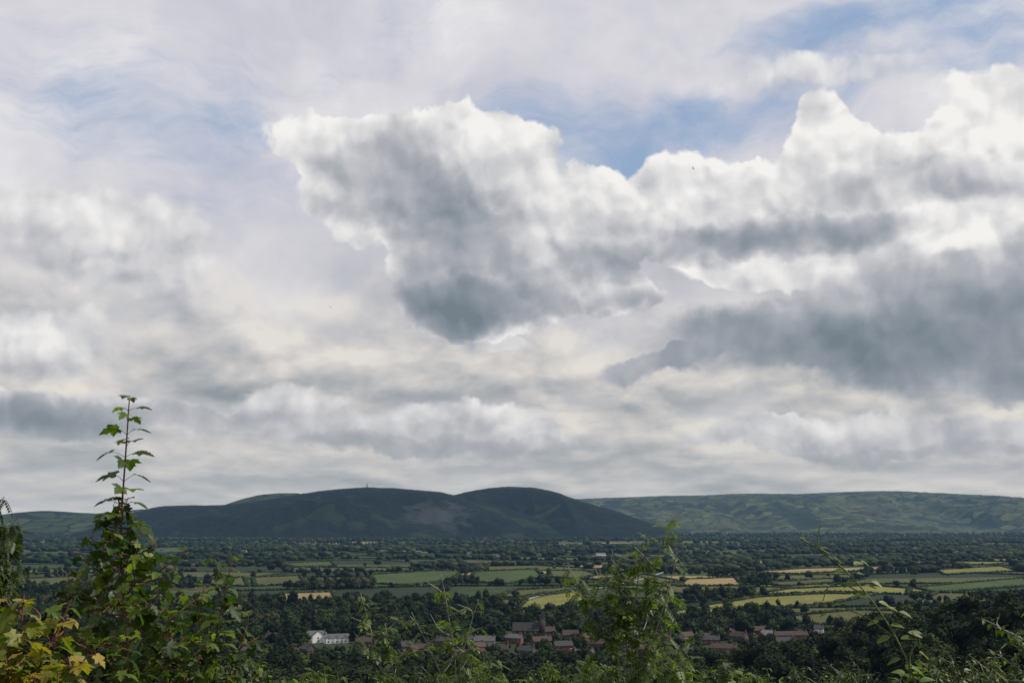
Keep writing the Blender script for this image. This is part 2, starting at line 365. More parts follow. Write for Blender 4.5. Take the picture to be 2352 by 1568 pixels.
hill("hill",[(250,1215),(330,1176),(380,1162),(440,1160),(500,1160),(560,1155),(620,1147),(690,1135),(740,1127),(800,1122),(843,1119),(900,1120),(960,1125),(1010,1129),(1040,1136),(1100,1150),(1180,1170),(1300,1200)],6900,1100,900,HM1,"dark wooded hill with quarry scar and summit column",.55,420,110,1,rag=6)
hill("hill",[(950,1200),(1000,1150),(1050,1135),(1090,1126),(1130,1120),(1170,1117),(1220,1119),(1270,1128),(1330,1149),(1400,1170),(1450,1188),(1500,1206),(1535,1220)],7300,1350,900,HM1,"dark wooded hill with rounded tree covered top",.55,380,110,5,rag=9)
hill("hill",[(450,1190),(520,1160),(560,1146),(600,1136),(640,1132),(690,1132),(720,1150),(800,1190)],8600,1200,900,HM2,"green pasture hill behind a wooded ridge",.15,200,50,8)
hill("hill",[(-500,1180),(-200,1185),(-60,1190),(10,1188),(60,1176),(110,1172),(170,1176),(230,1179),(300,1172),(350,1168),(400,1180),(480,1200)],8200,1700,1000,HM2,"low rolling hill with pasture and woods",.18,300,60,12)
hill("hill",[(1150,1160),(1310,1147),(1400,1143),(1500,1140),(1600,1138),(1700,1134),(1800,1136),(1880,1132),(1960,1129),(2010,1129),(2080,1134),(2150,1137),(2200,1141),(2260,1143),(2352,1155),(2500,1163),(2800,1168),(3000,1180)],13500,5200,2500,HM3,"long pale ridge of hedged fields and woods",.30,500,100,17,power=1.15,rag=10)
hill("hill",[(1750,1199),(1950,1175),(2100,1163),(2250,1164),(2400,1169),(2600,1178),(2900,1194)],12200,2600,1500,HM3,"wooded ridge flank above the plain",.16,260,50,23,power=1.2)
# ------------------------------------------------------------ monument
STONE=simple("stone",(.08,.075,.07),.9,.25,.6)
mb=at(843,1119,6900); mb[2]-=3
mon=obj("monument_column",None,loc=mb,label="tall stone memorial column on hill summit",category="monument")
def lathe(prof,sides=16):
    V=[];F=[]
    for r,z in prof:
        for i in range(sides):
            a=2*math.pi*i/sides; V.append((r*math.cos(a),r*math.sin(a),z))
    for k in range(len(prof)-1):
        for i in range(sides):
            j=(i+1)%sides; F.append([k*sides+i,k*sides+j,(k+1)*sides+j,(k+1)*sides+i])
    return np.array(V),np.array(F)
V_,F_=lathe([(4.5,0),(4.5,4),(3.6,4.5),(3.6,6)],8); obj("plinth",mesh("plinth",V_,F_,STONE),mon)
V_,F_=lathe([(2.6,6),(2.2,19),(3.0,19.6),(3.0,21)]); obj("shaft",mesh("shaft",V_,F_,STONE),mon)
V_,F_=lathe([(2.6,21),(2.3,22.5),(1.2,23.8),(.1,24.4)]); obj("dome",mesh("dome",V_,F_,STONE),mon)
# ------------------------------------------------------------ buildings
BRICK=simple("red_brick",(.13,.056,.040),.9,.25,.8); BRICK2=simple("brown_brick",(.075,.050,.040),.9,.25,.8)
WHITE=simple("white_render",(.78,.77,.73),.8,.06,.4); CREAM=simple("cream_render",(.26,.24,.20),.8,.1,.4)
SLATE=simple("slate_roof",(.034,.035,.039),.9,.25,1.2); TILE=simple("clay_tile_roof",(.046,.031,.026),.9,.3,1.2); SLATE2=simple("pale_slate_roof",(.072,.072,.079),.9,.2,1.2)
GLASS=simple("window_glass",(.03,.035,.04),.15,.1,1,True,.6); FRAME=simple("window_frame_paint",(.5,.5,.48),.6,.05,1); DOORM=simple("door_paint",(.05,.06,.09),.5,.2,1)
def boxVF(x0,x1,y0,y1,z0,z1):
    V=np.array([(x,y,z) for z in(z0,z1) for y in(y0,y1) for x in(x0,x1)],float)
    F=np.array([[0,2,3,1],[4,5,7,6],[0,1,5,4],[2,6,7,3],[0,4,6,2],[1,3,7,5]]); return V,F
a_=Acc(); a_.add(*boxVF(-.5,.5,-.04,.0,0,1),1)
a_.add(*boxVF(-.42,-.03,-.05,-.041,.07,.93),0); a_.add(*boxVF(.03,.42,-.05,-.041,.07,.93),0); WINME=a_.mesh("window",[GLASS,FRAME])
a_=Acc(); a_.add(*boxVF(-.5,.5,-.05,0,0,1)); DOORME=a_.mesh("door",DOORM)
def gable(w,d,h,rh):
    V=np.array([(-w/2,-d/2,0),(w/2,-d/2,0),(w/2,d/2,0),(-w/2,d/2,0),(-w/2,-d/2,h),(w/2,-d/2,h),(w/2,d/2,h),(-w/2,d/2,h),(-w/2,0,h+rh),(w/2,0,h+rh)])
    return V,[[0,1,5,4],[2,3,7,6],[1,2,6,9,5],[3,0,4,8,7]]
def roofVF(w,d,h,rh,ov=.4,th=.25):
    s=rh/(d/2); z0=h-ov*s
    pr=[(-d/2-ov,z0+.05),(0,h+rh+.05),(d/2+ov,z0+.05),(d/2+ov,z0+th),(0,h+rh+th+.1),(-d/2-ov,z0+th)]
    x0,x1=-w/2-ov,w/2+ov
    V=[(x0,a,b) for a,b in pr]+[(x1,a,b) for a,b in pr]
    F=[[i,(i+1)%6,6+(i+1)%6,6+i] for i in range(6)]+[[0,5,4,1],[1,4,3,2],[6,7,10,11],[7,8,9,10]]
    return np.array(V),F
HOUSES=[]
def house(px,py,wpx,wall,roof,ang=0,d=8,h=5.2,rh=3.2,name="house",label="",chim=2,wings=0,floors=2,clr=9):
    g=gnd(px,py); w=max(7,wpx*g[1]/2800); z=float(gz(g[0],g[1]))
    HOUSES.append((g[0],g[1],w,clr))
    rt=obj(name,None,loc=(g[0],g[1],z-.1),rot=(0,0,math.radians(ang)),label=label,category="house",group="houses of the village")
    V,F=gable(w,d,h,rh); obj("wall",mesh("wall",V,F,wall),rt)
    V,F=roofVF(w,d,h,rh); r=obj("roof",mesh("roof",V,F,roof),rt)
    for i in range(chim):
        cxx=(-w/2+.8) if i==0 else (w/2-.8)
        a=Acc(); a.add(*boxVF(-.45,.45,-.6,.6,h+rh-1.2,h+rh+1.1)); a.add(*boxVF(-.55,.55,-.7,.7,h+rh+1.1,h+rh+1.3)); a.add(*boxVF(-.2,.2,-.35,-.05,h+rh+1.3,h+rh+1.75)); a.add(*boxVF(-.2,.2,.05,.35,h+rh+1.3,h+rh+1.75))
        obj("chimney",a.mesh("chimney",BRICK2),r,loc=(cxx,0,0))
    nb=max(2,int(w/3.6)); 
    for i in range(nb):
        xx=-w/2+(i+.5)*w/nb
        for f in range(floors):
            if f==0 and i==nb//2: obj("door",DOORME,rt,loc=(xx,-d/2,.1),scale=(1,1,2.1)); continue
            obj("window",WINME,rt,loc=(xx,-d/2,.9+f*2.5),scale=(1.3,1,1.3))
    for k in range(wings):
        xx=-w/2+(k+.5)*w/wings; ww=w/wings*.62
        V,F=gable(2.4,ww,h-.4,ww*.42); V=V[:,[1,0,2]]; V[:,0]+=xx; V[:,1]-=d/2+1.0
        obj("gable_wing",mesh("gable_wing",V,[f[::-1] for f in F],wall),rt)
        V,F=roofVF(2.6,ww,h-.4,ww*.42,.3); V=V[:,[1,0,2]]; V[:,0]+=xx; V[:,1]-=d/2+.9
        obj("gable_roof",mesh("gable_roof",V,[f[::-1] for f in F],roof),rt)
        obj("window",WINME,rt,loc=(xx,-d/2-2.25,1),scale=(1.6,1,1.4)); obj("window",WINME,rt,loc=(xx,-d/2-2.25,3.6),scale=(1.2,1,1.3))
    return rt
house(726,1474,42,WHITE,SLATE2,24,9,6.2,3,label="large white rendered house with gabled front",wings=1,chim=2,clr=11)
house(772,1475,56,WHITE,SLATE2,16,8,4.4,2.6,label="white rendered house with three small gables",wings=3,chim=1,clr=11)
HL=[(622,1482,46,BRICK,TILE,3),(905,1513,40,BRICK,TILE,80),(948,1511,30,BRICK,TILE,70),(985,1505,60,BRICK2,TILE,8),(1020,1484,50,BRICK,SLATE,-10),(1060,1480,45,BRICK2,SLATE,12),(1112,1484,58,CREAM,SLATE2,5),
(1175,1485,46,BRICK,SLATE2,-3),(1242,1482,60,BRICK2,TILE,6),(1318,1474,50,BRICK2,TILE,-12),(1290,1500,52,BRICK,SLATE,10),(1372,1496,46,BRICK2,TILE,-20),(1410,1470,40,BRICK,SLATE,15),
(1480,1500,50,BRICK2,TILE,4),(1575,1466,46,CREAM,TILE,60),(1622,1470,44,BRICK,TILE,-15),(1680,1458,40,BRICK2,SLATE2,55),(1738,1452,56,BRICK2,TILE,5),(1812,1462,95,BRICK,TILE,-4),(1880,1452,34,WHITE,SLATE,8),
(1590,1506,62,BRICK2,SLATE,14),(1668,1500,74,BRICK,TILE,-8),(1735,1510,50,BRICK2,TILE,10),(1545,1520,46,BRICK,TILE,-40),(1800,1488,52,BRICK2,SLATE,6),(1150,1506,44,BRICK2,TILE,-6),(1345,1520,56,BRICK2,SLATE2,9),
(1065,1522,52,BRICK,TILE,20),(1215,1505,48,BRICK2,SLATE,-14),(1430,1512,46,BRICK,TILE,12),(1950,1450,22,WHITE,SLATE,-10),(560,1500,40,BRICK2,SLATE,10),(830,1490,44,BRICK2,TILE,-14),(470,1492,40,BRICK2,TILE,8),(1870,1490,44,BRICK,TILE,30),(700,1502,40,BRICK2,SLATE,-30),
(1090,1500,44,BRICK,TILE,30),(1262,1462,36,BRICK2,TILE,-5),(1350,1482,40,BRICK,TILE,25),(1520,1482,44,BRICK2,TILE,-12),(1640,1484,46,BRICK,SLATE,18),(1700,1480,48,BRICK2,TILE,-22),(1765,1472,40,BRICK,SLATE2,12),(940,1490,40,BRICK2,SLATE,15)]
for px,py,wp,wa,ro,an in HL:
    wn={BRICK:"red brick",BRICK2:"brown brick",WHITE:"white rendered",CREAM:"cream rendered"}[wa]; rn={TILE:"clay tile",SLATE:"dark slate",SLATE2:"pale slate"}[ro]
    house(px+random.uniform(-8,8),py+random.uniform(-9,9),wp*.8,wa,ro,an+random.uniform(-25,25),random.uniform(6,8),random.uniform(4.4,5.2),random.uniform(2.6,3.6),label=f"{wn} house with {rn} roof among trees",clr=random.choice([2,3.5,6]))
g=gnd(1208,1462); ch=obj("church",None,loc=(g[0],g[1],0),rot=(0,0,math.radians(-6)),label="dark stone church with steep roof and pinnacled tower",category="church")
DST=simple("dark_stone",(.035,.032,.03),.9,.3,.5); HOUSES.append((g[0],g[1],30,3))
V,F=gable(22,9,6,6); obj("wall",mesh("wall",V,F,DST),ch); V,F=roofVF(22,9,6,6); obj("roof",mesh("roof",V,F,DST),ch)
a=Acc(); a.add(*boxVF(11.5,16.5,-2.5,2.5,0,15)); a.add(*boxVF(11.2,16.8,-2.8,2.8,15,15.8))
for sx_ in(11.6,15.8):
    for sy_ in(-2.6,2.0): a.add(*boxVF(sx_,sx_+.6,sy_,sy_+.6,15.8,18.8))
obj("tower",a.mesh("tower",DST),ch)
V=np.array([(12.3,-1.7,15.8),(15.7,-1.7,15.8),(15.7,1.7,15.8),(12.3,1.7,15.8),(14,0,22)]); obj("spire",mesh("spire",V,[[0,1,4],[1,2,4],[2,3,4],[3,0,4]],SLATE),ch)
for i in range(5):
    obj("window",WINME,ch,loc=(-9+i*4.4,-4.5,2),scale=(1.0,1,2.8))
FB=[(640,1253,60,WHITE),(700,1250,40,SLATE2),(745,1252,30,CREAM),(130,1240,40,WHITE),(90,1239,30,CREAM),(200,1243,20,CREAM),(425,1263,26,CREAM),(475,1290,22,WHITE),(375,1300,22,BRICK),(1000,1228,26,CREAM),(1040,1230,20,CREAM),(1180,1226,30,WHITE),(1215,1224,38,SLATE2),(1260,1228,22,CREAM),(1100,1246,60,SLATE2),(1180,1243,20,CREAM),(1380,1275,30,WHITE),(1420,1280,22,BRICK),(1310,1270,22,BRICK),(1240,1276,20,CREAM),(1080,1272,22,CREAM),(1140,1278,18,CREAM),(960,1270,20,BRICK),(880,1268,18,CREAM),(1530,1270,18,CREAM),(1600,1262,18,CREAM),(1980,1245,24,CREAM),(2100,1262,20,CREAM),(2200,1270,20,CREAM),(560,1268,18,CREAM),(820,1258,22,CREAM),(1460,1250,22,CREAM),(1700,1256,18,CREAM),(1350,1258,26,CREAM),(1290,1252,18,WHITE),(1010,1290,16,CREAM),(1450,1292,24,BRICK),(1860,1262,16,CREAM)]
for px,py,wp,wa in FB:
    for rep in range(2):
        p2=px+(0 if rep==0 else random.uniform(-70,70)); g=gnd(p2,py+(0 if rep==0 else random.uniform(-2,5))); w_=max(9,wp*.7*g[1]/2800*(1 if rep==0 else .45)); d=random.uniform(9,14)
        V,F=gable(w_,d,4.5,3); V2,F2=roofVF(w_,d,4.5,3)
        me=mesh("farm_building",np.concatenate([V,V2]),F+[[i+len(V) for i in f] for f in F2],[wa if rep==0 else BRICK2,random.choice([SLATE2,SLATE,TILE])],midx=[0]*len(F)+[1]*len(F2))
        obj("farm_building",me,loc=(g[0],g[1],0),rot=(0,0,random.uniform(-.5,.5)),label="small farm building among hedges and trees",category="building",group="farm buildings on the plain")
        if rep==0: HOUSES.append((g[0],g[1],w_,8))
# ------------------------------------------------------------ trees of the valley
def ico(sub):
    import bmesh
    bm=bmesh.new(); bmesh.ops.create_icosphere(bm,subdivisions=sub,radius=1); V=np.array([v.co[:] for v in bm.verts]); F=np.array([[v.index for v in f.verts] for f in bm.faces]); bm.free(); return V,F
ICO1,ICO2=ico(1),ico(2)
def crown(nleaf,core,seed,tall=1.0):
    r=np.random.default_rng(seed); nl=int(r.integers(5,9)); C=[];R=[]
    for i in range(nl):
        a=r.uniform(0,6.28); rr=r.uniform(.05,.24); z=r.uniform(.34,.80); C.append((rr*math.cos(a)*(1.2-z*.6),rr*math.sin(a)*(1.2-z*.6),z)); R.append(r.uniform(.14,.24)*(1.15-.45*abs(z-.5)))
    C.append((0,0,.55));R.append(.26)
    C=np.array(C);R=np.array(R); acc=Acc()
    for c,rd in zip(C,R):
        V,F=core; d=V/np.linalg.norm(V,axis=1)[:,None]
        k=.72+.35*r.random(len(V)); acc.add(c+d*k[:,None]*rd*[1,1,.9],F)
    if nleaf:
        i=r.integers(0,len(C),nleaf); d=r.normal(size=(nleaf,3)); d[:,2]+=.25; d/=np.linalg.norm(d,axis=1)[:,None]
        p=C[i]+d*(R[i]*r.uniform(.8,1.18,nleaf))[:,None]
        s=r.uniform(.022,.045,nleaf) if nleaf>200 else r.uniform(.05,.09,nleaf)
        t=r.normal(size=(nleaf,3)); t-=(t*d).sum(1)[:,None]*d*.6; t/=np.linalg.norm(t,axis=1)[:,None]; b=np.cross(d,t)+r.normal(size=(nleaf,3))*.3
        V=np.stack([p-t*s[:,None]-b*s[:,None]*.6,p+t*s[:,None]-b*s[:,None]*.6,p+b*s[:,None]],1).reshape(-1,3)
        acc.add(V,np.arange(nleaf*3).reshape(-1,3))
    V=np.concatenate(acc.V);F=np.concatenate(acc.F); V[:,:2]*=1.15/tall
    return V,F
HI=[crown(1300,ICO1,s,1.0+.15*(s%3)) for s in range(6)]
MID=[crown(110,ICO1,s+20,1.0+.15*(s%3)) for s in range(8)]
LOW=[]
for s in range(6):
    r=np.random.default_rng(50+s); V,F=ICO2; k=.75+.4*r.random(len(V)); V=V*k[:,None]*[.48,.48,.40]+[0,0,.45]; LOW.append((V,F))
trees=[]
def clear(x,y,h):
    for hx,hy,w,cl in HOUSES:
        if abs(x-hx*y/hy)<w*.5+1.5 and hy-h*cl<y<hy+8: return False
    return True
def infield(x,y):
    return any(inpoly(x,y,P) for P in FPW)
def addtree(x,y,h):
    if abs(x)>y*.46+25: return
    if infield(x,y): return
    if y<2600 and any(inpoly(x*(y+h*8)/y,y+h*7,P) for P in FPW) and random.random()<.7: return
    if y<6000 and not clear(x,y,h): return
    trees.append((x,y,h))
def scatter(y0,y1,sp,h0,h1,fn=None):
    y=y0
    while y<y1:
        x=-y*.46-20
        while x<y*.46+20:
            xx=x+random.uniform(-.5,.5)*sp; yy=y+random.uniform(-.5,.5)*sp
            if fn is None or random.random()<fn(xx,yy): addtree(xx,yy,h0+(h1-h0)*random.random()**1.5)
            x+=sp
        y+=sp
scatter(440,790,11,9,22)
scatter(790,1020,11.5,5,13,lambda x,y:.85)
def pxx(x,y): return 1176+2800*x/y
def woods(x,y):
    p=pxx(x,y); n_=vnoise(np.float64(x/90),np.float64(y/90),3)
    lim=1480 if p<1150 else 1330 if p<1850 else 1300
    if y<lim: return 1.0 if n_>.22 else .2
    return .0
scatter(1020,1500,12.5,8,20,woods)
scatter(1400,2600,14,8,21,lambda x,y:1.0 if fbm(np.float64(x/260),np.float64(y/150),2,9)>.50 else .004)
scatter(2600,5900,25,9,21,lambda x,y:1.0 if fbm(np.float64(x/700),np.float64(y/260),2,5)>.43 else .006)
for a,b in hedges:
    L=np.linalg.norm(b-a); dens=random.choice([0,.04,.18,.85]); t=0; hb=random.uniform(6,12)
    while t<L:
        if random.random()<dens:
            p=a+(b-a)*t/L; addtree(p[0]+random.uniform(-3,3),p[1]+random.uniform(-3,3),hb+random.uniform(-2,8))
        t+=9 if a[1]<2600 else 14
scatter(5900,8200,60,12,20,lambda x,y:.8)
T=np.array(trees); print("trees",len(T))
Tz=gz(T[:,0],T[:,1]); px_,py_=to_px(T[:,0],T[:,1],Tz+T[:,2]); 
vis=(py_<1556)&(px_>-10)&(px_<2362)
score=np.where(vis,T[:,2]/T[:,1],0); order=np.argsort(-score); ind=set(order[:284].tolist())
HIME=[mesh("crown",V,F,TREE,tint=np.full(len(V),.1*i)) for i,(V,F) in enumerate(HI)]
def trunkmesh():
    ac=Acc(); V,F=lathe([(.028,0),(.02,.15),(.014,.4),(.006,.7)],6); ac.add(V,F)
    for k in range(4):
        a=k*1.7; V2=V.copy(); V2*=[.6,.6,.55]; V2[:,0]+=V2[:,2]*math.cos(a)*.7; V2[:,1]+=V2[:,2]*math.sin(a)*.7; V2[:,2]+=.22+.05*k; ac.add(V2,F)
    return ac.mesh("trunk",BARK)
TRME=trunkmesh()
for i in sorted(ind):
    x,y,h=T[i]; k=random.randrange(6); s=h
    rt=bpy.data.objects.new("broadleaf_tree",None); COL.objects.link(rt); rt.location=(x,y,float(Tz[i])-.2); rt.rotation_euler=(0,0,random.uniform(0,6.28)); wd=random.uniform(.85,1.2); rt.scale=(s*wd,s*wd,s)
    rt["label"]="rounded green broadleaf tree on the wooded valley slope"; rt["category"]="tree"; rt["group"]="trees around the village"
    o=bpy.data.objects.new("trunk",TRME); COL.objects.link(o); o.parent=rt
    o=bpy.data.objects.new("crown",HIME[k]); COL.objects.link(o); o.parent=rt
accs=Acc()
for i,(x,y,h) in enumerate(trees):
    if i in ind: continue
    V,F=(MID if y<2300 else LOW)[random.randrange(6)]
    a=random.uniform(0,6.28); c,s=math.cos(a),math.sin(a); wd=random.uniform(.8,1.4)*(1.2 if y>2300 else 1)
    V2=np.stack([(V[:,0]*c-V[:,1]*s)*h*wd+x,(V[:,0]*s+V[:,1]*c)*h*wd+y,V[:,2]*h+float(Tz[i])-.3],1)
    accs.add(V2,F,0,random.random())
obj("valley_woodland",accs.mesh("valley_woodland",TREE),kind="stuff",label="woods and hedgerow trees across the valley floor")
acch=Acc(); V0,F0=ICO1
for a,b in hedges:
    if a[1]>3600 or random.random()<.12: continue
    L=np.linalg.norm(b-a); t=0; hh=random.uniform(1.3,2.8)
    while t<L:
        p=a+(b-a)*t/L
        if abs(p[0])<p[1]*.46 and not infield(p[0],p[1]):
            acch.add(V0*[3.2,2.2,hh]*random.uniform(.8,1.2)+[p[0],p[1],hh*.6]+rng.normal(size=V0.shape)*.25,F0,0,random.random()*.7)
        t+=5
for P_ in FPW:
    for k in range(len(P_)):
        a,b=P_[k],P_[(k+1)%len(P_)]; L=np.linalg.norm(b-a)
        for t in np.arange(0,L,5):
            p=a+(b-a)*t/L; acch.add(V0*[3.2,2.4,2.2]*random.uniform(.8,1.5)+[p[0]+random.uniform(-1.5,1.5),p[1]+random.uniform(-2,2),1.3]+rng.normal(size=V0.shape)*.25,F0,0,random.random()*.7)
obj("hedgerows",acch.mesh("hedgerows",TREE),kind="stuff",label="clipped hedgerows dividing the farm fields")
OL=[mesh("crown",V,F,OLIVE,tint=np.full(len(V),.1*i)) for i,(V,F) in enumerate(HI[:3])]
for k in range(16):
    g=gnd(random.uniform(680,850),random.uniform(1346,1352)); s=random.uniform(12,17)
    rt=obj("willow_tree",None,loc=(g[0],g[1],-.2),rot=(0,0,k),scale=(s*1.3,s*1.3,s),label="pale olive willow tree in a clump beside fields",category="tree",group="willows beside the fields")
    obj("trunk",TRME,rt); obj("crown",OL[k%3],rt)
# ------------------------------------------------------------ foreground plants
def nrm(v): v=np.asarray(v,float); return v/(np.linalg.norm(v)+1e-9)
def fanleaf(half,center):
    R=half; L=[(-x,y) for x,y in half[::-1] if abs(x)>1e-6]; P=R+L
    V=[(center[0],center[1])]+P; V=np.array([(x,y,0) for x,y in V],float)
    F=np.array([[0,i,i+1] for i in range(1,len(P))]+[[0,len(P),1]]); return V,F
SY=fanleaf([(0,0),(.10,-.07),(.26,-.13),(.36,-.06),(.50,-.03),(.42,.08),(.40,.15),(.47,.24),(.62,.40),(.50,.45),(.45,.52),(.36,.46),(.24,.45),(.25,.58),(.33,.70),(.20,.76),(.14,.88),(0,1.02)],(0,.28))
V=SY[0]; V[:,2]=-.38*(V[:,0]**2+(V[:,1]-.2)**2)+.22*np.abs(V[:,0])+.03*np.sin(V[:,0]*19+V[:,1]*13)
OV=fanleaf([(0,0),(.16,.10),(.27,.30),(.26,.52),(.14,.80),(0,1.0)],(0,.4)); V=OV[0]; V[:,2]=-.25*V[:,1]**2+.3*np.abs(V[:,0])
AV=[];AF=[];k_=0
for i in range(6):
    for sg in((-1,1) if i<5 else (0,)):
        y0=.18+.15*i; a=math.radians(58)*sg if sg else 0; L=.34-.02*abs(i-2); wv=.065
        dx,dy=(math.sin(a),math.cos(a)); nxx,nyy=dy,-dx
        P=[(0,0,0),(.3*L,wv,.012),(.3*L,-wv,.012),(.65*L,wv*.8,-.01),(.65*L,-wv*.8,-.01),(L,0,-.06)]
        AV+=[(dx*p+nxx*q_,y0+dy*p+nyy*q_,z-.12*y0*y0) for p,q_,z in P]
        AF+=[[k_+a_ for a_ in f] for f in ([0,1,2],[1,3,4],[1,4,2],[3,5,4])]; k_+=6
AV+=[(-.008,0,0),(.008,0,0),(.004,.95,-.12),(-.004,.95,-.12)]; AF+=[[k_,k_+1,k_+2],[k_,k_+2,k_+3]]
ASH=(np.array(AV,float),np.array(AF))
def place(T,O,D,Nm,Sz):
    TV,TF=T; O=np.array(O);D=np.array(D);Nm=np.array(Nm);Sz=np.array(Sz)
    D/=np.linalg.norm(D,axis=1)[:,None]; Xv=np.cross(D,Nm); Xv/=np.linalg.norm(Xv,axis=1)[:,None]+1e-9; Nn=np.cross(Xv,D)
    V=O[:,None]+Sz[:,None,None]*(TV[None,:,0:1]*Xv[:,None]+TV[None,:,1:2]*D[:,None]+TV[None,:,2:3]*Nn[:,None])
    F=(TF[None]+(np.arange(len(O))*len(TV))[:,None,None]).reshape(-1,3); return V.reshape(-1,3),F
def tube(P,R,sides=6):
    P=np.array(P,float); T=np.gradient(P,axis=0); V=[];F=[]
    ref=np.array([.3,1,.1])
    for p,t,r in zip(P,T,R):
        t=nrm(t); a=nrm(np.cross(t,ref)); b=np.cross(t,a)
        for i in range(sides):
            an=2*math.pi*i/sides; V.append(p+r*(math.cos(an)*a+math.sin(an)*b))
    for k in range(len(P)-1):
        for i in range(sides):
            j=(i+1)%sides; F.append([k*sides+i,k*sides+j,(k+1)*sides+j,(k+1)*sides+i])
    return np.array(V),np.array(F)
def curve(pts,n):
    P=np.array(pts,float); s=np.concatenate([[0],np.cumsum(np.linalg.norm(np.diff(P,axis=0),axis=1))])
    q=np.linspace(0,s[-1],n); C=np.stack([np.interp(q,s,P[:,i]) for i in range(3)],1)
    for _ in range(max(1,n//6)): C[1:-1]=(C[:-2]+2*C[1:-1]+C[2:])/4
    return C,s[-1]
class Plant:
    def __init__(s): s.st=Acc(); s.O=[];s.D=[];s.N=[];s.Z=[]
    def stem(s,P,r0,r1,sides=6): s.st.add(*tube(P,np.linspace(r0,r1,len(P)),sides))
    def leaf(s,o,d,n,z): s.O.append(o);s.D.append(d);s.N.append(n);s.Z.append(z)
    def pairs(s,P,n0,n1,step,size,pet,ph=0,droop=.45,up=.6,taper=True,jit=.25,skip=0.0,tl=.28):
        d=np.concatenate([[0],np.cumsum(np.linalg.norm(np.diff(P,axis=0),axis=1))]); L=d[-1]; q=L*n0; i=0
        while q<L*n1+1e-6:
            p=np.array([np.interp(q,d,P[:,k]) for k in range(3)]); t=nrm(np.array([np.interp(min(L,q+.02),d,P[:,k]) for k in range(3)])-np.array([np.interp(max(0,q-.02),d,P[:,k]) for k in range(3)]))
            f_=.5+.5*min(1,(L-q)/tl) if taper else 1
            a=ph+i*math.pi/2+random.uniform(-jit,jit)
            ex=nrm(np.cross(t,[.01,1,.02])); ey=np.cross(t,ex)
            for sg in(0,math.pi):
                if random.random()<skip: continue
                o=ex*math.cos(a+sg)+ey*math.sin(a+sg); pd=nrm(o*.85+t*up+rng.normal(size=3)*.12); pl=pet*f_*random.uniform(.7,1.2)
                e=p+pd*pl
                if pet>.02: s.st.add(*tube([p,p+pd*pl*.5+[0,0,.004],e],[.0016,.0013,.0011],3))
                ld=nrm(o+[0,0,-droop]+rng.normal(size=3)*jit); s.leaf(e,ld,nrm(np.array([0,0,1.0])+o*.35+rng.normal(size=3)*.25),size*f_*random.uniform(.75,1.2))
            q+=step*(.65+.35*f_)*random.uniform(.85,1.15); i+=1
    def build(s,name,T,leafm,stemm,label,cat,cname="crown",sname="trunk",**kw):
        b=np.concatenate(s.st.V)[0]; rt=obj(name,None,loc=b.tolist(),label=label,category=cat,**kw)
        me=s.st.mesh(sname,stemm,True); obj(sname,me,rt); me.transform(Matrix.Translation(-Vector(b.tolist())))
        V,F=place(T,s.O,s.D,s.N,s.Z); obj(cname,mesh(cname,V-b,F,leafm),rt); return rt
def root(p,dx=0,dy=0):
    x,y=p[0]+dx,p[1]+dy; return np.array([x,y,float(gz(x,y))-.05])
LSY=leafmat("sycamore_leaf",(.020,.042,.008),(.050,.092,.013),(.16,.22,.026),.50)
LSD=leafmat("shaded_sycamore_leaf",(.008,.017,.005),(.018,.034,.007),(.06,.09,.013),.28)  # darker copy of the sycamore leaf, with shade put into its colour
LYE=leafmat("young_yellow_leaf",(.06,.11,.012),(.19,.20,.02),(.34,.22,.03),.42)
LASH=leafmat("ash_leaf",(.034,.062,.011),(.072,.118,.018),(.13,.18,.030),.42)
LDK=leafmat("shrub_leaf",(.011,.022,.005),(.026,.045,.009),(.08,.115,.018),.3)
LVI=leafmat("vine_leaf",(.07,.12,.02),(.11,.165,.025),(.16,.15,.04),.4)
D0=5.6; pl=Plant()
base=root(at(300,1600,D0)); tip=at(297,918,D0)
P,L=curve([base,at(310,1640,D0),at(285,1400,D0),at(272,1250,D0),at(285,1100,D0),tip],70)
pl.stem(P,.020,.003); frac=lambda py:1-(py-918)*D0/2800/L
pl.pairs(P,frac(1330),1.0,.056,.095,.070,droop=.22,up=.5,tl=.30,jit=.16)
for k,py in enumerate(np.arange(1150,1640,15)):
    f=(py-1150)/(1640-1150); o_=np.array([np.interp(frac(py),np.linspace(0,1,70),P[:,i]) for i in range(3)])
    for s_ in (1,-1):
        a=k*2.4+(0 if s_>0 else math.pi)+random.uniform(-.4,.4); ln=(.03+.42*f**.8)*random.uniform(.6,1.2)
        dr=np.array([math.cos(a),math.sin(a)*.8,0]); e=o_+dr*ln+[0,0,ln*random.uniform(.1,.6)]
        Q,_=curve([o_,(o_+e)/2+[0,0,-.02],e],9); pl.stem(Q,.005,.002,4); pl.pairs(Q,.3,1,.056,.088,.045,ph=a,droop=.28,skip=.2)
pl.build("sycamore_tree",SY,LSY,REDSTEM,"tall young sycamore with upright leafy leader shoot","tree")
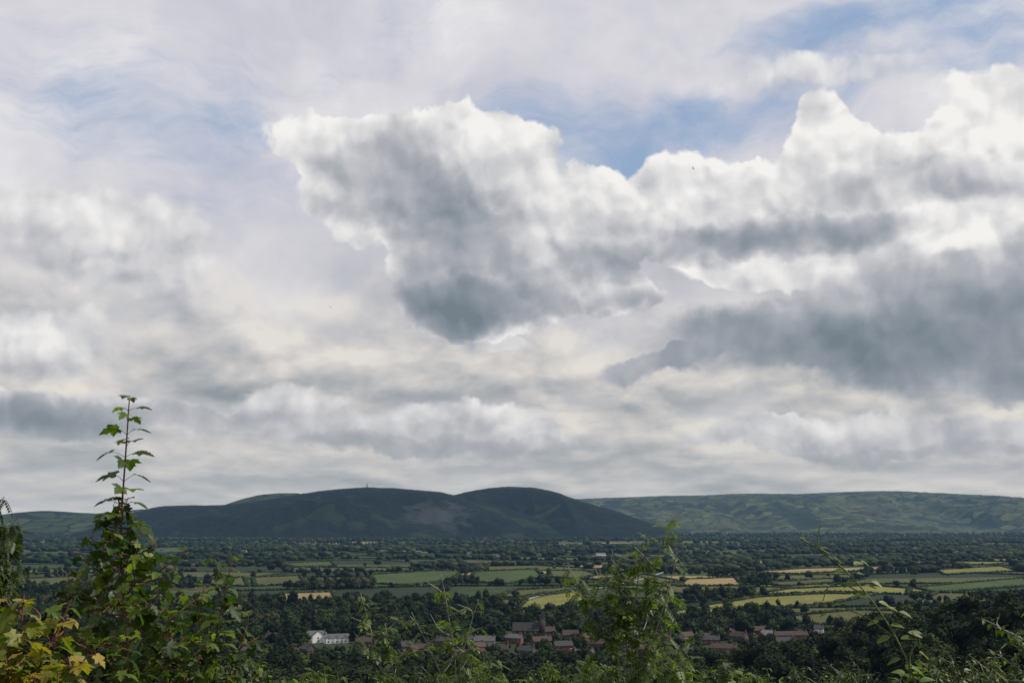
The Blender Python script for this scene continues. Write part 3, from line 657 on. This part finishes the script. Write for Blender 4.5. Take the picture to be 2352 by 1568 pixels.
def bush(pts_list,D,T,leafm,stemm,name,label,size,step,pet,side=.2,nside=6,cat="shrub",skip=.15,r0=.012,droop=.4,lf=.35,cname="foliage",sname="stem",taper=True):
    pl=Plant(); b=None
    for pts in pts_list:
        W=[at(px,py,D+dd) for px,py,dd in pts]; 
        if b is None: b=root(W[0])
        P,L=curve([b]+W,40); fr=1-sum(np.linalg.norm(np.diff(np.array(W),axis=0),axis=1))/L
        pl.stem(P,r0,.0022,5); pl.pairs(P,fr+(1-fr)*lf,1,step,size,pet,ph=random.random()*3,droop=droop,skip=skip,taper=taper)
        for k in range(nside):
            f=fr+(1-fr)*(k+.5)/nside*.92; o_=np.array([np.interp(f,np.linspace(0,1,40),P[:,i]) for i in range(3)])
            a=k*2.4+random.random(); ln=side*random.uniform(.5,1.2)*(1.15-(k/nside)*.6); e=o_+np.array([math.cos(a),math.sin(a)*.8,random.uniform(.3,1.0)])*ln
            Q,_=curve([o_,(o_+e)/2+rng.normal(size=3)*.02,e],8); pl.stem(Q,.0045,.0015,4); pl.pairs(Q,.25,1,step,size*.92,pet*.9,ph=a,droop=droop,skip=skip,taper=taper)
    return pl.build(name,T,leafm,stemm,label,cat,cname,sname)
bush([[(470,1640,0),(500,1430,0),(520,1330,0),(535,1280,0)],[(470,1640,0),(450,1450,.2),(470,1340,.2)],[(470,1640,0),(560,1500,.1),(575,1400,.1)],[(470,1640,0),(400,1530,-.2),(390,1440,-.2)]],5.8,SY,LSY,REDSTEM,"sycamore_sapling","young sycamore sapling with dark green lobed leaves",.085,.055,.045,.17,8,droop=.25)
bush([[(30,1640,0),(40,1490,0),(60,1410,0),(55,1365,0)],[(30,1640,0),(110,1490,.1),(150,1420,.1),(165,1375,.1)],[(30,1640,0),(190,1560,0),(205,1500,0)],[(30,1640,0),(-40,1540,0),(-20,1430,0)],[(30,1640,0),(20,1580,-.1),(10,1490,-.1)],[(30,1640,0),(90,1600,-.1),(110,1540,-.1)]],3.4,SY,LYE,REDSTEM,"sycamore_shoot","sycamore shoots with yellow and orange young leaves",.085,.05,.05,.09,5,skip=.15,droop=.6)
bush([[(130,1680,0),(120,1520,0),(150,1400,0),(160,1310,0)],[(130,1680,0),(200,1520,0),(215,1400,0),(230,1320,0)],[(130,1680,0),(320,1540,0),(345,1440,0),(335,1380,0)],[(130,1680,0),(60,1540,0),(60,1450,0)],[(130,1680,0),(260,1600,.2),(270,1500,.2)],[(130,1680,0),(400,1600,.2),(410,1540,.2)],[(130,1680,0),(480,1620,.3),(500,1560,.3)]],6.3,SY,LSD,REDSTEM,"sycamore_thicket","dense thicket of sycamore leaves with shade in their colour",.10,.055,.05,.26,11)
bush([[(-120,1640,0),(-100,1300,0),(-40,1180,0),(10,1140,0)],[(-120,1640,0),(-90,1350,0),(-10,1230,0),(40,1190,0)],[(-120,1640,0),(-80,1380,0),(0,1290,0),(35,1260,0)],[(-120,1640,0),(-80,1420,0),(-10,1370,0),(30,1340,0)],[(-120,1640,0),(-110,1300,.2),(-20,1240,.2),(50,1215,.2)],[(-120,1640,0),(-90,1400,.2),(0,1320,.2),(55,1300,.2)],[(-120,1640,0),(-90,1330,-.2),(-10,1260,-.2),(35,1235,-.2)]],7,ASH,LDK,PALEBARK,"ash_tree","dark drooping ash branches with feathery leaves",.20,.035,.0,.26,12,cat="tree",droop=.9,cname="crown",sname="trunk",skip=.0)
bush([[(1450,1680,0),(1425,1500,0),(1395,1420,0),(1340,1370,0),(1305,1300,0)],[(1450,1680,0),(1460,1500,0),(1475,1380,0),(1500,1290,0),(1550,1185,0)],
 [(1450,1680,0),(1440,1480,.1),(1430,1360,.1),(1405,1260,.1)],[(1450,1680,0),(1490,1500,-.1),(1530,1380,-.1),(1552,1290,-.1)],[(1450,1680,0),(1450,1460,0),(1462,1340,0),(1480,1235,0)],[(1450,1680,0),(1435,1480,0),(1395,1370,0),(1365,1300,0)]],6.8,ASH,LASH,PALEBARK,"ash_sapling","slender ash sapling with feathery green leaves",.15,.062,.0,.21,8,cat="tree",skip=.15,r0=.014,cname="crown",sname="trunk",lf=.55)
bush([[(1060,1680,0),(1045,1520,0),(1035,1420,0),(1012,1315,0)],[(1060,1680,0),(1045,1530,0),(1080,1440,0),(1100,1375,0)],[(1060,1680,0),(1000,1500,0),(960,1450,0),(945,1405,0)]],7,ASH,LASH,PALEBARK,"ash_sapling","thin ash sapling with sparse feathery leaves",.13,.08,.0,.2,7,cat="tree",skip=.25,cname="crown",sname="trunk",lf=.5)
bush([[(900,1680,0),(885,1540,0),(850,1450,0),(828,1360,0)],[(900,1680,0),(920,1560,0),(880,1480,0),(885,1430,0)]],7,ASH,LASH,PALEBARK,"ash_sapling","thin ash sapling with sparse feathery leaves",.14,.075,.0,.18,8,cat="tree",skip=.2,cname="crown",sname="trunk",lf=.4)
for k,(px,py,T_,lm) in enumerate([(620,1535,SY,LSY),(700,1555,OV,LASH),(770,1540,ASH,LASH),(980,1560,OV,LDK),(1060,1555,OV,LASH),(1130,1540,ASH,LASH),(1230,1545,OV,LASH),(1300,1560,SY,LSY),(1370,1540,ASH,LASH),(1540,1475,ASH,LASH),(1620,1550,OV,LDK),(1690,1540,SY,LSY),(1770,1540,OV,LASH),(1870,1555,OV,LDK),(1960,1550,OV,LDK),(560,1545,OV,LDK),(500,1515,OV,LDK),(2120,1550,SY,LSY),(2200,1525,OV,LDK),(2290,1505,OV,LDK)]):
    D=random.uniform(6.8,8.5); b=[(px,1720,0)]
    bush([b+[(px+random.uniform(-40,40),1620,.2),(px+random.uniform(-60,60),py+random.uniform(-30,30),random.uniform(-.3,.3))] for _ in range(5)],D,T_,lm,STEMM,"shrub","leafy green shrub growing on the bank",.13 if T_ is ASH else .075 if T_ is SY else .055,.065 if T_ is ASH else .042,0 if T_ is ASH else .03,.19,8,skip=.2,lf=.2)
bush([[(2420,1700,0),(2400,1520,0),(2330,1440,0),(2255,1420,0)],[(2420,1700,0),(2390,1560,0),(2320,1510,0),(2270,1490,0)],[(2420,1700,0),(2400,1480,0),(2360,1400,0)],[(2420,1700,0),(2330,1570,0),(2240,1555,0)]],6.5,OV,LASH,PALEBARK,"hazel_shrub","sparse leafy branches catching sunlight",.065,.04,.02,.22,9,skip=.2)
pl=Plant(); D=4.2; b=root(at(2130,1700,D))
P,L=curve([b,at(2130,1640,D),at(2085,1500,D),at(2020,1395,D),at(1965,1325,D),at(1910,1272,D),at(1868,1240,D),at(1836,1234,D)],60)
pl.stem(P,.0045,.0026,6)
for tp in ([(1905,1272),(1880,1258),(1878,1225),(1884,1205)],[(1990,1368),(1930,1335),(1900,1345),(1890,1380)],[(2060,1465),(1980,1410),(1930,1395),(1895,1405)],[(2090,1560),(2090,1500),(2110,1470),(2095,1450)]):
    Q,_=curve([at(a_,b_,D) for a_,b_ in tp],16); pl.stem(Q,.0026,.0016,4)
for (px,py,dx,sz) in [(1850,1240,-1,.03),(1880,1258,1,.03),(1940,1312,-1,.04),(1960,1300,1,.045),(1975,1290,1,.04),(1985,1345,1,.045),(2015,1378,1,.05),(2000,1375,-1,.045),(2045,1430,1,.05),(2030,1420,-1,.045),(2070,1470,1,.055),(2045,1460,-1,.05),(2095,1530,1,.055),(2070,1510,-1,.055),(2110,1560,1,.055),(2085,1550,-1,.055),(1925,1390,-1,.03),(1900,1340,-1,.03),(2060,1400,1,.045),(1960,1340,-1,.04),(1895,1405,-1,.03),(2000,1330,1,.04),(1915,1285,1,.035),(2085,1450,1,.045),(2020,1430,-1,.045),(2110,1500,1,.05),(1965,1320,1,.04),(1990,1360,-1,.04),(2040,1400,1,.045),(2095,1455,1,.04)]:
    o_=at(px+random.uniform(-5,5),py+random.uniform(-5,5),D+random.uniform(-.03,.03)); pl.leaf(o_,nrm([dx,random.uniform(-.5,.5),random.uniform(-.5,.3)]),nrm([random.uniform(-.5,.5),-.5,1]),sz*random.uniform(.85,1.1))
pl.build("climbing_vine",OV,LVI,STEMM,"arching climbing vine with tendrils and small leaves","plant","foliage","stem")
# ------------------------------------------------------------ birds
BK=simple("dark_feathers",(.02,.02,.022),.7,.2,20)
def bird(px,py,D,span,yaw,bank):
    a=Acc()
    prof=[(-.42,.0),(-.34,.03),(-.15,.075),(.1,.08),(.3,.045),(.42,.0)]
    V,F=lathe([(max(r,.002),x) for x,r in prof],8); V=V[:,[2,0,1]]; a.add(V,F)
    for s_ in(-1,1):
        W=np.array([(.2,.05*s_,.02),(-.02,.05*s_,.02),(.16,.55*s_,.16),(-.04,.5*s_,.15),(-.16,1.1*s_,.08),(-.20,1.08*s_,.08)]); a.add(W,np.array([[0,1,3,2],[2,3,5,4]]))
    a.add(np.array([(-.36,-.02,0),(-.36,.02,0),(-.62,.12,0),(-.62,-.12,0)]),np.array([[0,1,2,3]]))
    me=a.mesh("bird",BK); s_=span/2.2
    obj("bird",me,loc=at(px,py,D).tolist(),rot=(bank,0,yaw),scale=(s_,s_,s_),label="small dark bird gliding with wings spread",category="bird",group="birds in the sky")
bird(1592,387,80,.46,.3,.9); bird(759,705,85,.44,1.2,.7); bird(515,364,160,.34,2,.4); bird(478,712,190,.34,.5,.5); bird(212,1108,170,.34,1,.3); bird(1715,178,220,.34,2.4,.6); bird(2310,142,200,.34,.2,.5); bird(2225,203,220,.34,1.6,.4)
